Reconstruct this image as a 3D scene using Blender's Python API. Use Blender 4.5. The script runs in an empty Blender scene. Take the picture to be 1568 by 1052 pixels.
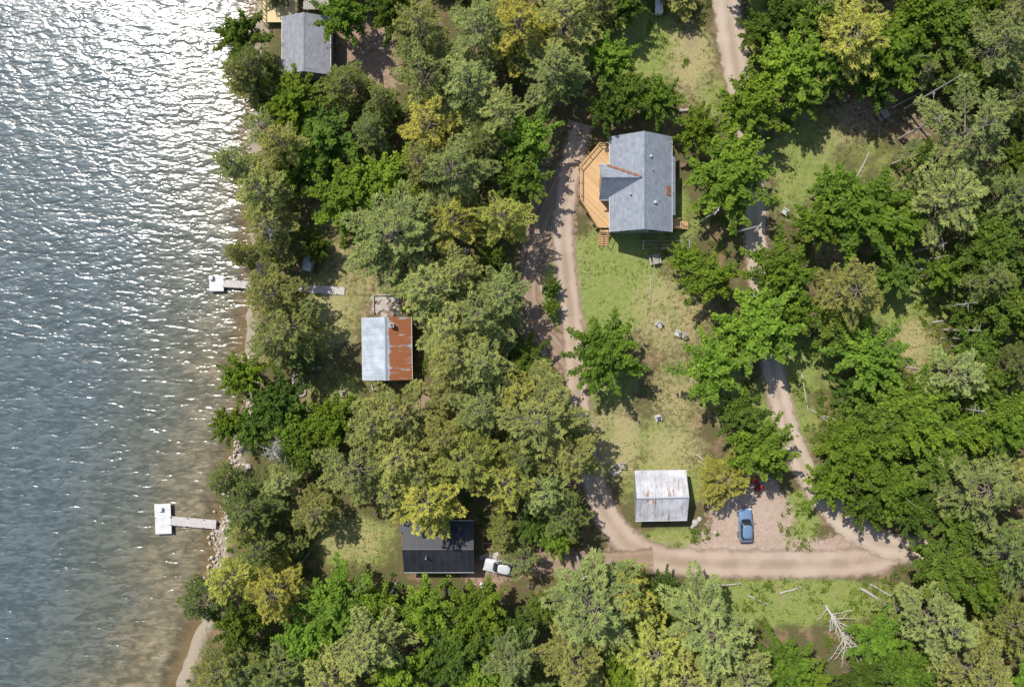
import bpy, math, random
import numpy as np
from mathutils import Vector
random.seed(7); rng=np.random.default_rng(7)
S=bpy.context.scene
H=91.0; K=1.5*H/1568.0
def W(px,py,h=0.0):
    f=K*(H-h)/H
    return ((px-784)*f,(526-py)*f)
# ---------------------------------------------------------------- helpers
class MB:
    def __init__(s): s.v=[];s.q=[];s.m=[];s.a=[];s.n=0
    def add(s,v,q,mat=0,a=0.5):
        v=np.asarray(v,float).reshape(-1,3);q=np.asarray(q,int).reshape(-1,4)
        s.v.append(v);s.q.append(q+s.n);s.m.append(np.full(len(q),mat,int))
        s.a.append(np.broadcast_to(np.asarray(a,float),(len(v),)).copy());s.n+=len(v)
    def leaves(s,c,n,size,asp=0.55,mat=1,a=0.5,t=None):
        N=len(c)
        n=n/np.maximum(np.linalg.norm(n,axis=1,keepdims=True),1e-6)
        if t is None: t=rng.normal(size=(N,3))
        t=t-(t*n).sum(1,keepdims=True)*n; t/=np.maximum(np.linalg.norm(t,axis=1,keepdims=True),1e-6)
        b=np.cross(n,t); sz=np.broadcast_to(size,(N,))[:,None]
        V=np.stack([c-t*sz,c+b*sz*asp,c+t*sz,c-b*sz*asp],1).reshape(-1,3)
        s.add(V,np.arange(4*N).reshape(-1,4),mat,np.repeat(np.broadcast_to(a,(N,)),4))
    def tube(s,p0,p1,r0,r1,n=6,mat=0,cap=False):
        p0=np.array(p0,float);p1=np.array(p1,float);d=p1-p0;L=np.linalg.norm(d)
        if L<1e-6:return
        d/=L;u=np.cross(d,[0,0,1.0])
        if np.linalg.norm(u)<.05:u=np.array([1.0,0,0])
        u/=np.linalg.norm(u);w=np.cross(d,u)
        an=np.arange(n)*2*math.pi/n
        ring=np.cos(an)[:,None]*u+np.sin(an)[:,None]*w
        V=np.vstack([p0+ring*r0,p1+ring*r1])
        q=[[i,(i+1)%n,n+(i+1)%n,n+i] for i in range(n)]
        if cap and n%2==0:
            for i in range(1,n-2,2):
                q.append([0,i+2,i+1,i]);q.append([n,n+i,n+i+1,n+i+2])
        s.add(V,q,mat)
    def box(s,c,d,rz=0,mat=0,tilt=0):
        x,y,z=[k/2 for k in d]
        P=np.array([[-x,-y,-z],[x,-y,-z],[x,y,-z],[-x,y,-z],[-x,-y,z],[x,-y,z],[x,y,z],[-x,y,z]])
        if tilt:
            ct,st=math.cos(tilt),math.sin(tilt);P=P@np.array([[1,0,0],[0,ct,st],[0,-st,ct]])
        cr,sr=math.cos(rz),math.sin(rz);P=P@np.array([[cr,sr,0],[-sr,cr,0],[0,0,1]])
        s.add(P+np.array(c),[[0,3,2,1],[4,5,6,7],[0,1,5,4],[1,2,6,5],[2,3,7,6],[3,0,4,7]],mat)
    def loft(s,rings,mat=0,cap=True):
        n=len(rings[0]);V=np.vstack(rings);q=[]
        for k in range(len(rings)-1):
            for i in range(n):
                q.append([k*n+i,k*n+(i+1)%n,(k+1)*n+(i+1)%n,(k+1)*n+i])
        if cap:
            o=(len(rings)-1)*n
            for i in range(1,n-2,2):
                q.append([0,i+2,i+1,i]);q.append([o,o+i,o+i+1,o+i+2])
        s.add(V,q,mat)
    def mesh(s,name,mats,smooth=False):
        v=np.vstack(s.v);q=np.vstack(s.q);m=np.concatenate(s.m);a=np.concatenate(s.a)
        me=bpy.data.meshes.new(name)
        me.vertices.add(len(v));me.vertices.foreach_set('co',v.ravel())
        me.loops.add(q.size);me.loops.foreach_set('vertex_index',q.ravel())
        me.polygons.add(len(q));me.polygons.foreach_set('loop_start',np.arange(0,q.size,4))
        me.polygons.foreach_set('loop_total',np.full(len(q),4))
        for k in mats: me.materials.append(k)
        me.polygons.foreach_set('material_index',m)
        me.polygons.foreach_set('use_smooth',np.full(len(q),bool(smooth)))
        at=me.attributes.new('val','FLOAT','POINT');at.data.foreach_set('value',a)
        me.update(calc_edges=True);me.validate()
        return me
    def obj(s,name,mats,parent=None,smooth=False,bevel=0):
        o=bpy.data.objects.new(name,s.mesh(name,mats,smooth));S.collection.objects.link(o)
        if parent:o.parent=parent
        if bevel:
            b=o.modifiers.new('b','BEVEL');b.width=bevel;b.segments=2
        return o
def pyobj(name,v,f,mat,parent=None):
    me=bpy.data.meshes.new(name);me.from_pydata([tuple(p) for p in v],[],f);me.materials.append(mat);me.update()
    o=bpy.data.objects.new(name,me);S.collection.objects.link(o)
    if parent:o.parent=parent
    return o
def prism(name,poly,z0,z1,mat,parent=None):
    n=len(poly);v=[(x,y,z0) for x,y in poly]+[(x,y,z1) for x,y in poly]
    f=[list(range(n))[::-1],list(range(n,2*n))]+[[i,(i+1)%n,n+(i+1)%n,n+i] for i in range(n)]
    return pyobj(name,v,f,mat,parent)
def empty(name,x,y,z=0,rot=0):
    e=bpy.data.objects.new(name,None);e.location=(x,y,z);e.rotation_euler=(0,0,rot);S.collection.objects.link(e);return e
_g=rng.random((256,256))
def vn(x,y,sc):
    x=np.asarray(x)*sc+1000;y=np.asarray(y)*sc+1000
    i=np.floor(x).astype(int);j=np.floor(y).astype(int);u=x-i;w=y-j;u=u*u*(3-2*u);w=w*w*(3-2*w)
    g=lambda a,b:_g[a%256,b%256]
    return (g(i,j)*(1-u)+g(i+1,j)*u)*(1-w)+(g(i,j+1)*(1-u)+g(i+1,j+1)*u)*w
# ---------------------------------------------------------------- node helpers
class NT:
    def __init__(s,name):
        s.mat=bpy.data.materials.new(name);s.mat.use_nodes=True;s.t=s.mat.node_tree;s.t.nodes.clear()
        s.out=s.n('ShaderNodeOutputMaterial');s.b=s.n('ShaderNodeBsdfPrincipled');s.l(s.b.outputs[0],s.out.inputs[0])
    def n(s,t,**k):
        x=s.t.nodes.new(t)
        for a,b in k.items():setattr(x,a,b)
        return x
    def l(s,a,b):s.t.links.new(a,b)
    def setin(s,sock,v):
        if isinstance(v,bpy.types.NodeSocket):s.l(v,sock)
        elif isinstance(v,(tuple,list)): sock.default_value=tuple(v)+((1,) if len(v)==3 and len(sock.default_value)==4 else ())
        else:sock.default_value=v
    def mix(s,f,a,b,mode='MIX'):
        m=s.n('ShaderNodeMix',data_type='RGBA',blend_type=mode);s.setin(m.inputs[0],f);s.setin(m.inputs[6],a);s.setin(m.inputs[7],b);return m.outputs[2]
    def math(s,op,a,b=0.0,c=None):
        m=s.n('ShaderNodeMath',operation=op);s.setin(m.inputs[0],a);s.setin(m.inputs[1],b)
        if c is not None:s.setin(m.inputs[2],c)
        return m.outputs[0]
    def ramp(s,v,a,b,c=0.0,d=1.0):
        m=s.n('ShaderNodeMapRange',interpolation_type='SMOOTHSTEP');s.setin(m.inputs[0],v);m.inputs[1].default_value=a;m.inputs[2].default_value=b;m.inputs[3].default_value=c;m.inputs[4].default_value=d;return m.outputs[0]
    def coord(s,k='Object'):
        if not hasattr(s,'tc'):s.tc=s.n('ShaderNodeTexCoord')
        return s.tc.outputs[k]
    def mapping(s,scale=(1,1,1),rot=0,k='Object'):
        m=s.n('ShaderNodeMapping');s.l(s.coord(k),m.inputs[0]);m.inputs[3].default_value=scale;m.inputs[2].default_value=(0,0,rot);return m.outputs[0]
    def noise(s,sc,det=3,vec=None,rough=.55,dist=0):
        m=s.n('ShaderNodeTexNoise');m.inputs['Scale'].default_value=sc;m.inputs['Detail'].default_value=det;m.inputs['Roughness'].default_value=rough;m.inputs['Distortion'].default_value=dist
        s.l(vec if vec is not None else s.coord(),m.inputs['Vector']);return m.outputs[0]
    def attr(s,name,k=2):
        a=s.n('ShaderNodeAttribute',attribute_name=name);return a.outputs[k]
    def bump(s,h,st=.5,d=.1,nrm=None):
        b=s.n('ShaderNodeBump');s.l(h,b.inputs['Height']);b.inputs['Strength'].default_value=st;b.inputs['Distance'].default_value=d
        if nrm is not None:s.l(nrm,b.inputs['Normal'])
        return b.outputs[0]
    def fin(s,col=None,rough=None,nrm=None,metal=None,spec=None):
        if col is not None:s.setin(s.b.inputs['Base Color'],col)
        if rough is not None:s.setin(s.b.inputs['Roughness'],rough)
        if nrm is not None:s.l(nrm,s.b.inputs['Normal'])
        if metal is not None:s.b.inputs['Metallic'].default_value=metal
        if spec is not None:s.b.inputs['Specular IOR Level'].default_value=spec
        return s.mat
def simple(name,col,rough=.6,var=.25,sc=3,metal=0,bump=.15):
    t=NT(name);n=t.noise(sc,3)
    c=t.mix(n,tuple(k*(1-var) for k in col),tuple(min(1,k*(1+var)) for k in col))
    return t.fin(c,rough,t.bump(n,bump,.05),metal)
def leafmat(name,trans=.3,yel=(1.5,1.15,.6)):
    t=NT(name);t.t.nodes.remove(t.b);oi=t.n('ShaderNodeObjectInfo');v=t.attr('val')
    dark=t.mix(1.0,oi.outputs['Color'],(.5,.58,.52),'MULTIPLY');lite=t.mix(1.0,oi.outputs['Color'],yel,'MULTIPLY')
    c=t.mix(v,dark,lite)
    df=t.n('ShaderNodeBsdfDiffuse');t.l(c,df.inputs[0])
    tr=t.n('ShaderNodeBsdfTranslucent');c2=t.mix(1.0,c,(1.4,1.45,.7),'MULTIPLY');t.l(c2,tr.inputs[0])
    ms=t.n('ShaderNodeMixShader');ms.inputs[0].default_value=trans;t.l(df.outputs[0],ms.inputs[1]);t.l(tr.outputs[0],ms.inputs[2]);t.l(ms.outputs[0],t.out.inputs[0])
    return t.mat
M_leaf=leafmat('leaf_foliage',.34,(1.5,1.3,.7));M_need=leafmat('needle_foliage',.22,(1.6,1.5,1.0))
M_bark=simple('bark',(.2,.16,.12),.9,.4,4,0,.6);M_dead=simple('dead_wood',(.42,.39,.35),.8,.3,5)
M_wood=simple('wood_weathered',(.36,.33,.29),.8,.2,6);M_woodn=simple('wood_new',(.55,.34,.16),.6,.15,3)
M_white=simple('white_paint',(.72,.72,.72),.45,.08,3);M_dark=simple('dark_plastic',(.03,.03,.035),.5)
M_chair=simple('chair_grey',(.5,.5,.5),.7,.15,3)
M_rock=simple('rock',(.42,.38,.34),.9,.3,2.5,0,.5);M_glass=simple('window_glass',(.02,.025,.03),.05,.1)
M_rub=simple('rubber',(.02,.02,.02),.8);M_red=simple('red_paint',(.45,.02,.015),.35,.1)
M_metal=simple('galvanized',(.5,.52,.54),.4,.15,4,.6)
M_wall_s=simple('siding_sage',(.3,.35,.31),.7,.08);M_wall_b=simple('siding_brown',(.16,.1,.06),.8,.15);M_wall_g=simple('siding_grey',(.3,.3,.3),.7,.1)
M_conc=simple('concrete',(.45,.42,.38),.85,.15,3)
# ---------------------------------------------------------------- shoreline
shore_px=[(400,-900),(388,-200),(386,0),(384,60),(379,150),(382,200),(376,260),(378,330),(386,400),(380,460),(377,520),(374,580),(370,640),(360,690),(348,735),(336,790),(328,830),(318,880),(305,930),(295,980),(286,1010),(272,1052),(240,1200),(160,1500),(0,2200)]
sx=np.array([W(*p)[0] for p in shore_px]);sy=np.array([W(*p)[1] for p in shore_px])
def shoreX(y):
    y=np.asarray(y,float);b=np.interp(y,sy[::-1],sx[::-1])
    return b+(vn(y,y*0+3,.35)-.5)*1.1+(vn(y,y*0+9,1.1)-.5)*.5
def axis(lo,hi,st,far):
    a=np.arange(lo,hi+st,st);e=[];d=st
    k=0
    while k<far: d*=1.35;k+=d;e.append(k)
    e=np.array(e);return np.concatenate([(lo-e)[::-1],a,a[-1]+e])
# ---------------------------------------------------------------- roads
R_main=[(1085,-420),(1100,-200),(1110,-60),(1113,0),(1120,60),(1130,120),(1144,190),(1150,260),(1155,330),(1160,400),(1170,480),(1183,560),(1196,620),(1214,680),(1242,735),(1285,790),(1340,828),(1390,840),(1460,850),(1560,872),(1700,900),(1950,930)]
R_low=[(1375,838),(1335,858),(1250,863),(1130,863),(1050,861),(1000,852),(960,830),(930,790),(912,745),(900,700),(890,640),(882,580),(876,500),(868,430),(862,360),(866,300),(878,240),(892,190)]
R_left=[(878,570),(850,530),(822,495),(810,440),(818,380),(838,320),(862,270)]
R_cab=[(1000,853),(930,858),(860,862),(790,866),(735,870)]
def dens(pl,step=.5,off=0):
    P=[np.array(W(*p)) for p in pl];out=[]
    for i in range(len(P)-1):
        p0=P[max(i-1,0)];p1=P[i];p2=P[i+1];p3=P[min(i+2,len(P)-1)]
        n=max(2,int(np.linalg.norm(p2-p1)/step))
        for k in range(n):
            t=k/n;out.append(.5*((2*p1)+(-p0+p2)*t+(2*p0-5*p1+4*p2-p3)*t*t+(-p0+3*p1-3*p2+p3)*t**3))
    out.append(P[-1]);return np.array(out)
roads={'m':dens(R_main),'l':dens(R_low),'f':dens(R_left),'c':dens(R_cab)}
def roaddist(x,y,keys='mlfc'):
    x=np.asarray(x,float);y=np.asarray(y,float);d=np.full(x.shape,1e9)
    for k in keys:
        P=roads[k][::6]
        for a,b in zip(P[:-1],P[1:]):
            e=b-a;l2=e@e;t=np.clip(((x-a[0])*e[0]+(y-a[1])*e[1])/l2,0,1)
            d=np.minimum(d,(x-a[0]-t*e[0])**2+(y-a[1]-t*e[1])**2)
    return np.sqrt(d)
G=[(940,430,75,80,1.0),(980,60,70,70,.8),(1000,120,50,60,.5),(920,590,60,60,.6),(1010,680,60,60,.55),(1230,250,80,120,.6),(1390,450,90,70,.7),(1200,640,70,90,.6),(1240,560,60,60,.6),(500,480,60,90,.55),(520,600,70,50,.5),(540,830,80,50,.65),(1200,920,200,40,.8),(1030,825,60,20,.7),(1220,800,35,50,.8),(1020,740,90,50,.6),(1120,600,60,60,.5),(850,450,20,60,.8),(480,350,60,50,.4),(1090,150,40,50,.5),(1160,40,20,60,.7),(1330,240,70,60,.45),(1030,330,60,60,.6),(340,820,20,30,.6)]
T=[(1060,90,40,60,.75),(1050,140,40,40,.5),(1025,480,75,85,.62),(940,680,50,70,.75),(1040,600,60,80,.58),(1030,690,60,50,.65),(510,470,45,80,.65),(530,395,40,40,.6),(540,830,65,42,.6),(1290,190,50,60,.5),(1280,380,50,50,.5),(1400,530,40,50,.7),(1180,300,40,100,.4),(660,620,30,30,.8),(1020,400,70,40,.35),(1120,760,60,40,.6),(1040,45,25,50,.6),(470,780,50,50,.6),(560,430,50,60,.55),(1030,830,50,20,.5),(1290,640,30,30,.5),(620,590,50,40,.5)]
B=[(560,100,60,70,.85),(830,330,32,125,.65),(1150,795,62,58,1.1),(1150,760,45,40,1.0),(1230,850,90,26,.95),(1110,840,60,30,.95),(1310,840,70,25,.95),(1010,60,20,50,.4),(860,860,120,25,.7),(745,880,45,25,.7),(1330,170,70,60,.55),(1260,230,40,50,.4),(1400,200,50,50,.5),(660,620,30,30,.7),(885,260,25,75,.6),(1285,600,30,60,.3),(810,500,30,60,.6),(1110,745,70,20,.5),(590,470,30,20,.7),(890,560,30,60,.5),(1060,55,20,60,.5),(1000,370,40,20,.4),(500,590,40,30,.4)]
def field(x,y,bl):
    f=np.zeros_like(x)
    for px,py,rx,ry,w in bl:
        cx,cy=W(px,py);f=np.maximum(f,w*np.exp(-(((x-cx)/(rx*K))**2+((y-cy)/(ry*K))**2)**1.3*.7))
    return f
# ---------------------------------------------------------------- ground
ax=axis(-75,75,.35,2500);ay=axis(-52,52,.35,2500)
X,Y=np.meshgrid(ax,ay);SXv=shoreX(Y);D=X-SXv
Z=np.interp(D,[-3000,-400,-15,-3,0,1.6,3.2],[-8,-6,-2.6,-1.1,-.52,-.07,0])
nx,ny=len(ax),len(ay)
idx=np.arange(nx*ny).reshape(ny,nx)
Q=np.stack([idx[:-1,:-1],idx[:-1,1:],idx[1:,1:],idx[1:,:-1]],-1).reshape(-1,4)
mb=MB();mb.add(np.stack([X,Y,Z],-1).reshape(-1,3),Q,0,np.clip(D/10+.5,0,1).ravel())
rd=roaddist(X,Y)
g=field(X,Y,G);tn=field(X,Y,T);br=field(X,Y,B)
br=np.maximum(br,np.clip(1.1-rd/3.0,0,1)*.85)
col=np.stack([g,tn,br,field(X,Y,[(1150,790,75,60,1),(1230,852,110,30,1),(1110,845,80,30,1)])],-1).reshape(-1,4)
t=NT('ground_soil_grass')
sep=t.n('ShaderNodeSeparateColor');a=t.n('ShaderNodeAttribute',attribute_name='wt');t.l(a.outputs[0],sep.inputs[0])
n1=t.noise(.35,4,rough=.65);n2=t.noise(1.6,4,rough=.7);n3=t.noise(7,3,rough=.75)
def fac(ch,lo,hi,n,amp):
    return t.ramp(t.math('ADD',sep.outputs[ch],t.math('MULTIPLY',t.math('SUBTRACT',n,.5),amp)),lo,hi)
floor=t.mix(t.ramp(n2,.35,.65),(.15,.1,.06),(.1,.13,.04))
floor=t.mix(t.ramp(n1,.5,.65),floor,(.25,.17,.105))
lawn=t.mix(t.ramp(n2,.3,.7),(.13,.2,.04),(.25,.29,.075))
lawn=t.mix(t.ramp(n3,.4,.75),lawn,(.36,.36,.14))
lawn=t.mix(t.ramp(n1,.54,.7,0,.55),lawn,(.33,.27,.14))
tan=t.mix(t.ramp(n3,.3,.7),(.25,.24,.09),(.5,.42,.22))
tan=t.mix(t.ramp(n2,.5,.7,0,.6),tan,(.36,.27,.17))
tan=t.mix(t.ramp(n1,.5,.38,0,.55),tan,(.22,.25,.08))
dirt=t.mix(t.ramp(n2,.3,.7),(.24,.165,.115),(.39,.285,.21))
dirt=t.mix(t.ramp(n3,.55,.8),dirt,(.48,.38,.3))
dirt=t.mix(t.math('MULTIPLY',a.outputs[3],.75),dirt,t.mix(n2,(.42,.31,.24),(.6,.49,.4)))
c=t.mix(fac(0,.3,.6,n1,.9),floor,lawn);c=t.mix(fac(1,.3,.7,n2,1.1),c,tan);c=t.mix(fac(2,.38,.62,n2,.9),c,dirt)
sh=t.attr('val')
c=t.mix(t.ramp(t.math('ADD',sh,t.math('MULTIPLY',t.math('SUBTRACT',n2,.5),.35)),.78,.6),c,t.mix(n3,(.22,.18,.13),(.45,.38,.3)))
t.fin(c,.95,t.bump(t.math('ADD',n3,t.math('MULTIPLY',n2,1.5)),.7,.12),spec=.1)
ground=mb.obj('ground',[t.mat])
ca=ground.data.color_attributes.new('wt','FLOAT_COLOR','POINT');ca.data.foreach_set('color',col.ravel())
# ---------------------------------------------------------------- water
wy=axis(-52,52,1.0,2500)
us=np.concatenate([[-2500,-800,-300,-120,-70],np.arange(-50,4.01,.75)])
SXw=shoreX(wy)
Xw=SXw[:,None]+us[None,:];Yw=np.repeat(wy[:,None],len(us),1)
Zw=np.full_like(Xw,-.5)
m=len(us);idx=np.arange(m*len(wy)).reshape(len(wy),m)
Q=np.stack([idx[:-1,:-1],idx[:-1,1:],idx[1:,1:],idx[1:,:-1]],-1).reshape(-1,4)
mb=MB();mb.add(np.stack([Xw,Yw,Zw],-1).reshape(-1,3),Q,0,np.clip(-us/25,0,1)[None,:].repeat(len(wy),0).ravel())
t=NT('lake_water')
dep=t.attr('val');nb=t.noise(.12,2);nb2=t.noise(.5,3)
sepx=t.n('ShaderNodeSeparateXYZ');t.l(t.coord(),sepx.inputs[0])
dd=t.math('ADD',dep,t.math('MULTIPLY',t.math('SUBTRACT',nb,.5),.4))
dd=t.math('ADD',dd,t.math('MULTIPLY',sepx.outputs[1],.005))
shal=t.mix(t.ramp(nb2,.35,.65),(.115,.098,.055),(.17,.145,.085))
c=t.mix(t.ramp(dd,.0,.4),shal,(.085,.092,.068));c=t.mix(t.ramp(dd,.28,.95),c,(.065,.088,.09))  # offshore blue-grey in the base colour stands in for sky reflection
v1=t.mapping((.42,1.1,1),math.radians(16));v2=t.mapping((.95,1.9,1),math.radians(-10));v3=t.mapping((2.2,4.2,1),math.radians(28))
w1=t.noise(1.0,1,v1,.5,.8);w2=t.noise(1.0,1,v2,.5,.6);w3=t.noise(1.0,1,v3,.5,.3)
gust=t.ramp(nb,.3,.7,.8,1.15)
hh=t.math('ADD',t.math('MULTIPLY',w1,.9),t.math('ADD',t.math('MULTIPLY',w2,.42),t.math('MULTIPLY',w3,.1)))
nr=t.bump(t.math('MULTIPLY',hh,gust),1.0,.195)
c=t.mix(t.ramp(t.math('ADD',t.math('MULTIPLY',w1,.55),t.math('MULTIPLY',w2,.45)),.38,.62,.0,.6),c,t.mix(1.0,c,(2.1,2.0,2.1),'MULTIPLY'))  # crests lightened in the base colour, painting light on the ripples
t.fin(c,.235,nr,spec=.85);t.b.inputs['IOR'].default_value=1.4
tp=t.n('ShaderNodeBsdfTransparent');tp.inputs[0].default_value=(.8,.72,.55,1);ms=t.n('ShaderNodeMixShader')
t.l(t.ramp(t.math('ADD',dep,t.math('MULTIPLY',t.math('SUBTRACT',nb2,.5),.06)),.0,.14,.25,1.0),ms.inputs[0]);t.l(tp.outputs[0],ms.inputs[1]);t.l(t.b.outputs[0],ms.inputs[2]);t.l(ms.outputs[0],t.out.inputs[0])
lake=mb.obj('lake_water',[t.mat],smooth=True)
# ---------------------------------------------------------------- road ribbons
def roadmat(name,c1,c2,c3,alo,ahi):
    t=NT(name);u=t.attr('val')
    n2=t.noise(1.3,4,rough=.7);n3=t.noise(9,3,rough=.7);n1=t.noise(.35,2);nf=t.noise(.9,3)
    c=t.mix(t.ramp(n1,.35,.65),c1,c2)
    c=t.mix(t.ramp(n3,.5,.85,0,.7),c,c3)
    tr=t.ramp(t.math('ABSOLUTE',t.math('SUBTRACT',t.math('ABSOLUTE',t.math('SUBTRACT',u,.5)),.2)),.03,.12,1,0)
    c=t.mix(t.math('MULTIPLY',tr,.35),c,c3)
    cen=t.ramp(t.math('ADD',t.math('ABSOLUTE',t.math('SUBTRACT',u,.5)),t.math('MULTIPLY',n1,.1)),.05,.14,1,0)
    c=t.mix(t.math('MULTIPLY',cen,.3),c,(.26,.22,.13))
    t.fin(c,.95,t.bump(n3,.3,.03),spec=.1)
    e=t.math('SUBTRACT',.5,t.math('ABSOLUTE',t.math('SUBTRACT',u,.5)))
    al=t.ramp(t.math('ADD',e,t.math('MULTIPLY',t.math('SUBTRACT',nf,.5),.34)),alo,ahi)
    tp=t.n('ShaderNodeBsdfTransparent');ms=t.n('ShaderNodeMixShader');t.l(al,ms.inputs[0]);t.l(tp.outputs[0],ms.inputs[1]);t.l(t.b.outputs[0],ms.inputs[2]);t.l(ms.outputs[0],t.out.inputs[0])
    return t.mat
M_road=roadmat('gravel_road',(.4,.315,.245),(.46,.375,.3),(.56,.47,.385),.04,.16)
M_track=roadmat('dirt_track',(.27,.19,.135),(.33,.235,.17),(.42,.32,.25),.08,.3)
def ribbon(name,P,hw,z,mat):
    T_=np.gradient(P,axis=0)
    for _ in range(4):T_=np.vstack([T_[:1],(T_[:-2]+T_[1:-1]+T_[2:])/3,T_[-1:]])
    T_/=np.linalg.norm(T_,axis=1,keepdims=True);Nn=np.stack([-T_[:,1],T_[:,0]],1)
    us=np.linspace(0,1,9);hwv=np.broadcast_to(hw,(len(P),))
    V=P[:,None,:]+Nn[:,None,:]*((us-.5)*2)[None,:,None]*hwv[:,None,None]
    V=np.concatenate([V,np.full(V.shape[:2]+(1,),z)],-1)
    i=np.arange(len(P)*9).reshape(len(P),9)
    Q=np.stack([i[:-1,:-1],i[:-1,1:],i[1:,1:],i[1:,:-1]],-1).reshape(-1,4)[:,::-1]
    mb=MB();mb.add(V.reshape(-1,3),Q,0,np.tile(us,len(P)));return mb.obj(name,[mat],smooth=True)
P=roads['m'];hw=np.interp(P[:,1],[-35,-15,10,48],[2.5,1.85,1.7,2.4]);ribbon('gravel_road',P,hw,.024,M_road)
P=roads['l'];ribbon('gravel_driveway',P,np.interp(P[:,1],[-35,-26,-15,0,30],[2.7,2.5,2.0,1.85,1.85]),.016,roadmat('driveway_gravel',(.35,.26,.195),(.43,.33,.255),(.54,.44,.355),.05,.22))
ribbon('dirt_track',roads['f'],1.5,.008,M_track);ribbon('dirt_track',roads['c'],1.8,.032,M_track)
# ---------------------------------------------------------------- tree prototypes
def rnd(a,b):return random.uniform(a,b)
def proto_dec(seed,leafn=64,nb=30):
    random.seed(seed);mb=MB();R=4.5;zc=5.6;rz=3.1
    mb.tube((0,0,-.2),(0.1,0,2.2),.26,.2,8);mb.tube((.1,0,2.2),(0,.1,6.8),.2,.06,6)
    for k in range(nb):
        az=k*2.39996+rnd(-.3,.3);el=math.radians(-12+100*(k/nb)**.85)
        rr=R*rnd(.7,1.15);d=np.array([math.cos(az)*math.cos(el)*rr,math.sin(az)*math.cos(el)*rr,math.sin(el)*rz*rnd(.75,1.15)])
        end=np.array([0,0,zc])+d;st=np.array([0,0,rnd(2.2,4.6)])
        mid=st+(end-st)*.55+np.array([0,0,.4]);mb.tube(st,mid,.09,.06,4);mb.tube(mid,end,.06,.02,4)
        side=np.array([-math.sin(az),math.cos(az),0])
        cr=rnd(0,1)
        nC=5
        for j in range(nC):
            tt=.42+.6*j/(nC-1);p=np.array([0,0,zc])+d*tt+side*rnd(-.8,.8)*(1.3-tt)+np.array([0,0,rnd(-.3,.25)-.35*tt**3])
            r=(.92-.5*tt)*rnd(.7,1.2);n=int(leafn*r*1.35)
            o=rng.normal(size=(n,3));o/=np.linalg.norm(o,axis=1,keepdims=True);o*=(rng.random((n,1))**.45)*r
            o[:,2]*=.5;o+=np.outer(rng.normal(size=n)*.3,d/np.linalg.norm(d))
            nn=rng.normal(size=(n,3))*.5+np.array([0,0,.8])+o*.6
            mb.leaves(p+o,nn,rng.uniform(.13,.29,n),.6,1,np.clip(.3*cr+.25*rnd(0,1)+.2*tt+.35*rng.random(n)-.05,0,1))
    return mb.mesh('deciduous_tree_mesh_%d'%seed,[M_bark,M_leaf])
def proto_pine(seed,R=4.2,Ht=15,z0=4.5,wh=10,dense=1.0,cone=.9,nl=.28,wid=.25,kk=5,nbr=(5,6)):
    random.seed(seed);mb=MB()
    mb.tube((0,0,-.2),(0,.1,Ht*.5),.24,.17,8);mb.tube((0,.1,Ht*.5),(0,0,Ht),.17,.03,6)
    C=[];Tt=[];Aa=[]
    for w in range(wh):
        f=w/(wh-1);z=z0+(Ht-.7-z0)*f
        L0=R*(1-f**(1.0/cone+.6))*(.75+.35*min(1,f*3+.4))+.55
        nb=random.choice(nbr);a0=rnd(0,6.28)
        for b in range(nb):
            az=a0+b*6.283/nb+rnd(-.3,.3);L=L0*rnd(.5,1.15)
            if rnd(0,1)<.08:continue
            up=rnd(-.05,.25)+.35*f
            d=np.array([math.cos(az),math.sin(az),up]);d/=np.linalg.norm(d);st=np.array([0,0,z+rnd(-.3,.3)])
            side=np.array([-math.sin(az),math.cos(az),0]);end=st+d*L
            mb.tube(st,end,.05+.01*L,.015,4);cr=rnd(0,1)
            n=max(3,int(L/.34*dense))
            for j in range(n):
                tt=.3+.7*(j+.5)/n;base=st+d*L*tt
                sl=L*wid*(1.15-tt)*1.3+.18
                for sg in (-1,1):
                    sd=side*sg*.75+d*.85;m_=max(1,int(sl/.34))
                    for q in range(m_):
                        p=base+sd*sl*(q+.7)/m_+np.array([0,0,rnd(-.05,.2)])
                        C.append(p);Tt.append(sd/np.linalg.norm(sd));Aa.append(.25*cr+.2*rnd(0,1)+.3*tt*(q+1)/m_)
            C.append(end);Tt.append(d);Aa.append(.75)
    C=np.array(C);Tt=np.array(Tt);Aa=np.array(Aa);k=kk
    Cc=np.repeat(C,k,0);T2=np.repeat(Tt,k,0)+rng.normal(size=(len(Cc),3))*.6;T2/=np.linalg.norm(T2,axis=1,keepdims=True)
    Cc=Cc+T2*rng.uniform(.02,.24,(len(Cc),1))
    nn=rng.normal(size=Cc.shape)*.45+np.array([0,0,.95])
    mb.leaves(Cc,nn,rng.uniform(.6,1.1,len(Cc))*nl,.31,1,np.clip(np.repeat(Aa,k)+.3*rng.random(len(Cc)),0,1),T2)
    return mb.mesh('conifer_tree_mesh_%d'%seed,[M_bark,M_need])
def proto_dead(seed):
    random.seed(seed);mb=MB();mb.tube((0,0,-.2),(0,0,9),.2,.05,6)
    for k in range(34):
        z=rnd(3,8.8);az=rnd(0,6.28);L=rnd(1.2,3.6)*(1.2-z/12);e=np.array([math.cos(az)*L,math.sin(az)*L,z+rnd(-.2,1.2)])
        mb.tube((0,0,z),e,.06,.015,4)
        for j in range(5):
            tt=rnd(.3,1);p=np.array([0,0,z])*(1-tt)+e*tt;q=p+np.array([rnd(-.8,.8),rnd(-.8,.8),rnd(-.1,.5)]);mb.tube(p,q,.03,.008,3)
    C=rng.normal(size=(500,3))*np.array([1.3,1.3,1.6])+np.array([0,0,6.5]);mb.leaves(C,rng.normal(size=C.shape),.14,.4,1,.5)
    return mb.mesh('dead_tree_mesh_%d'%seed,[M_dead,M_leaf])
PD=[proto_dec(s,nb=n) for s,n in ((11,30),(12,26),(13,34),(14,28),(15,24),(16,22))]
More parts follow.
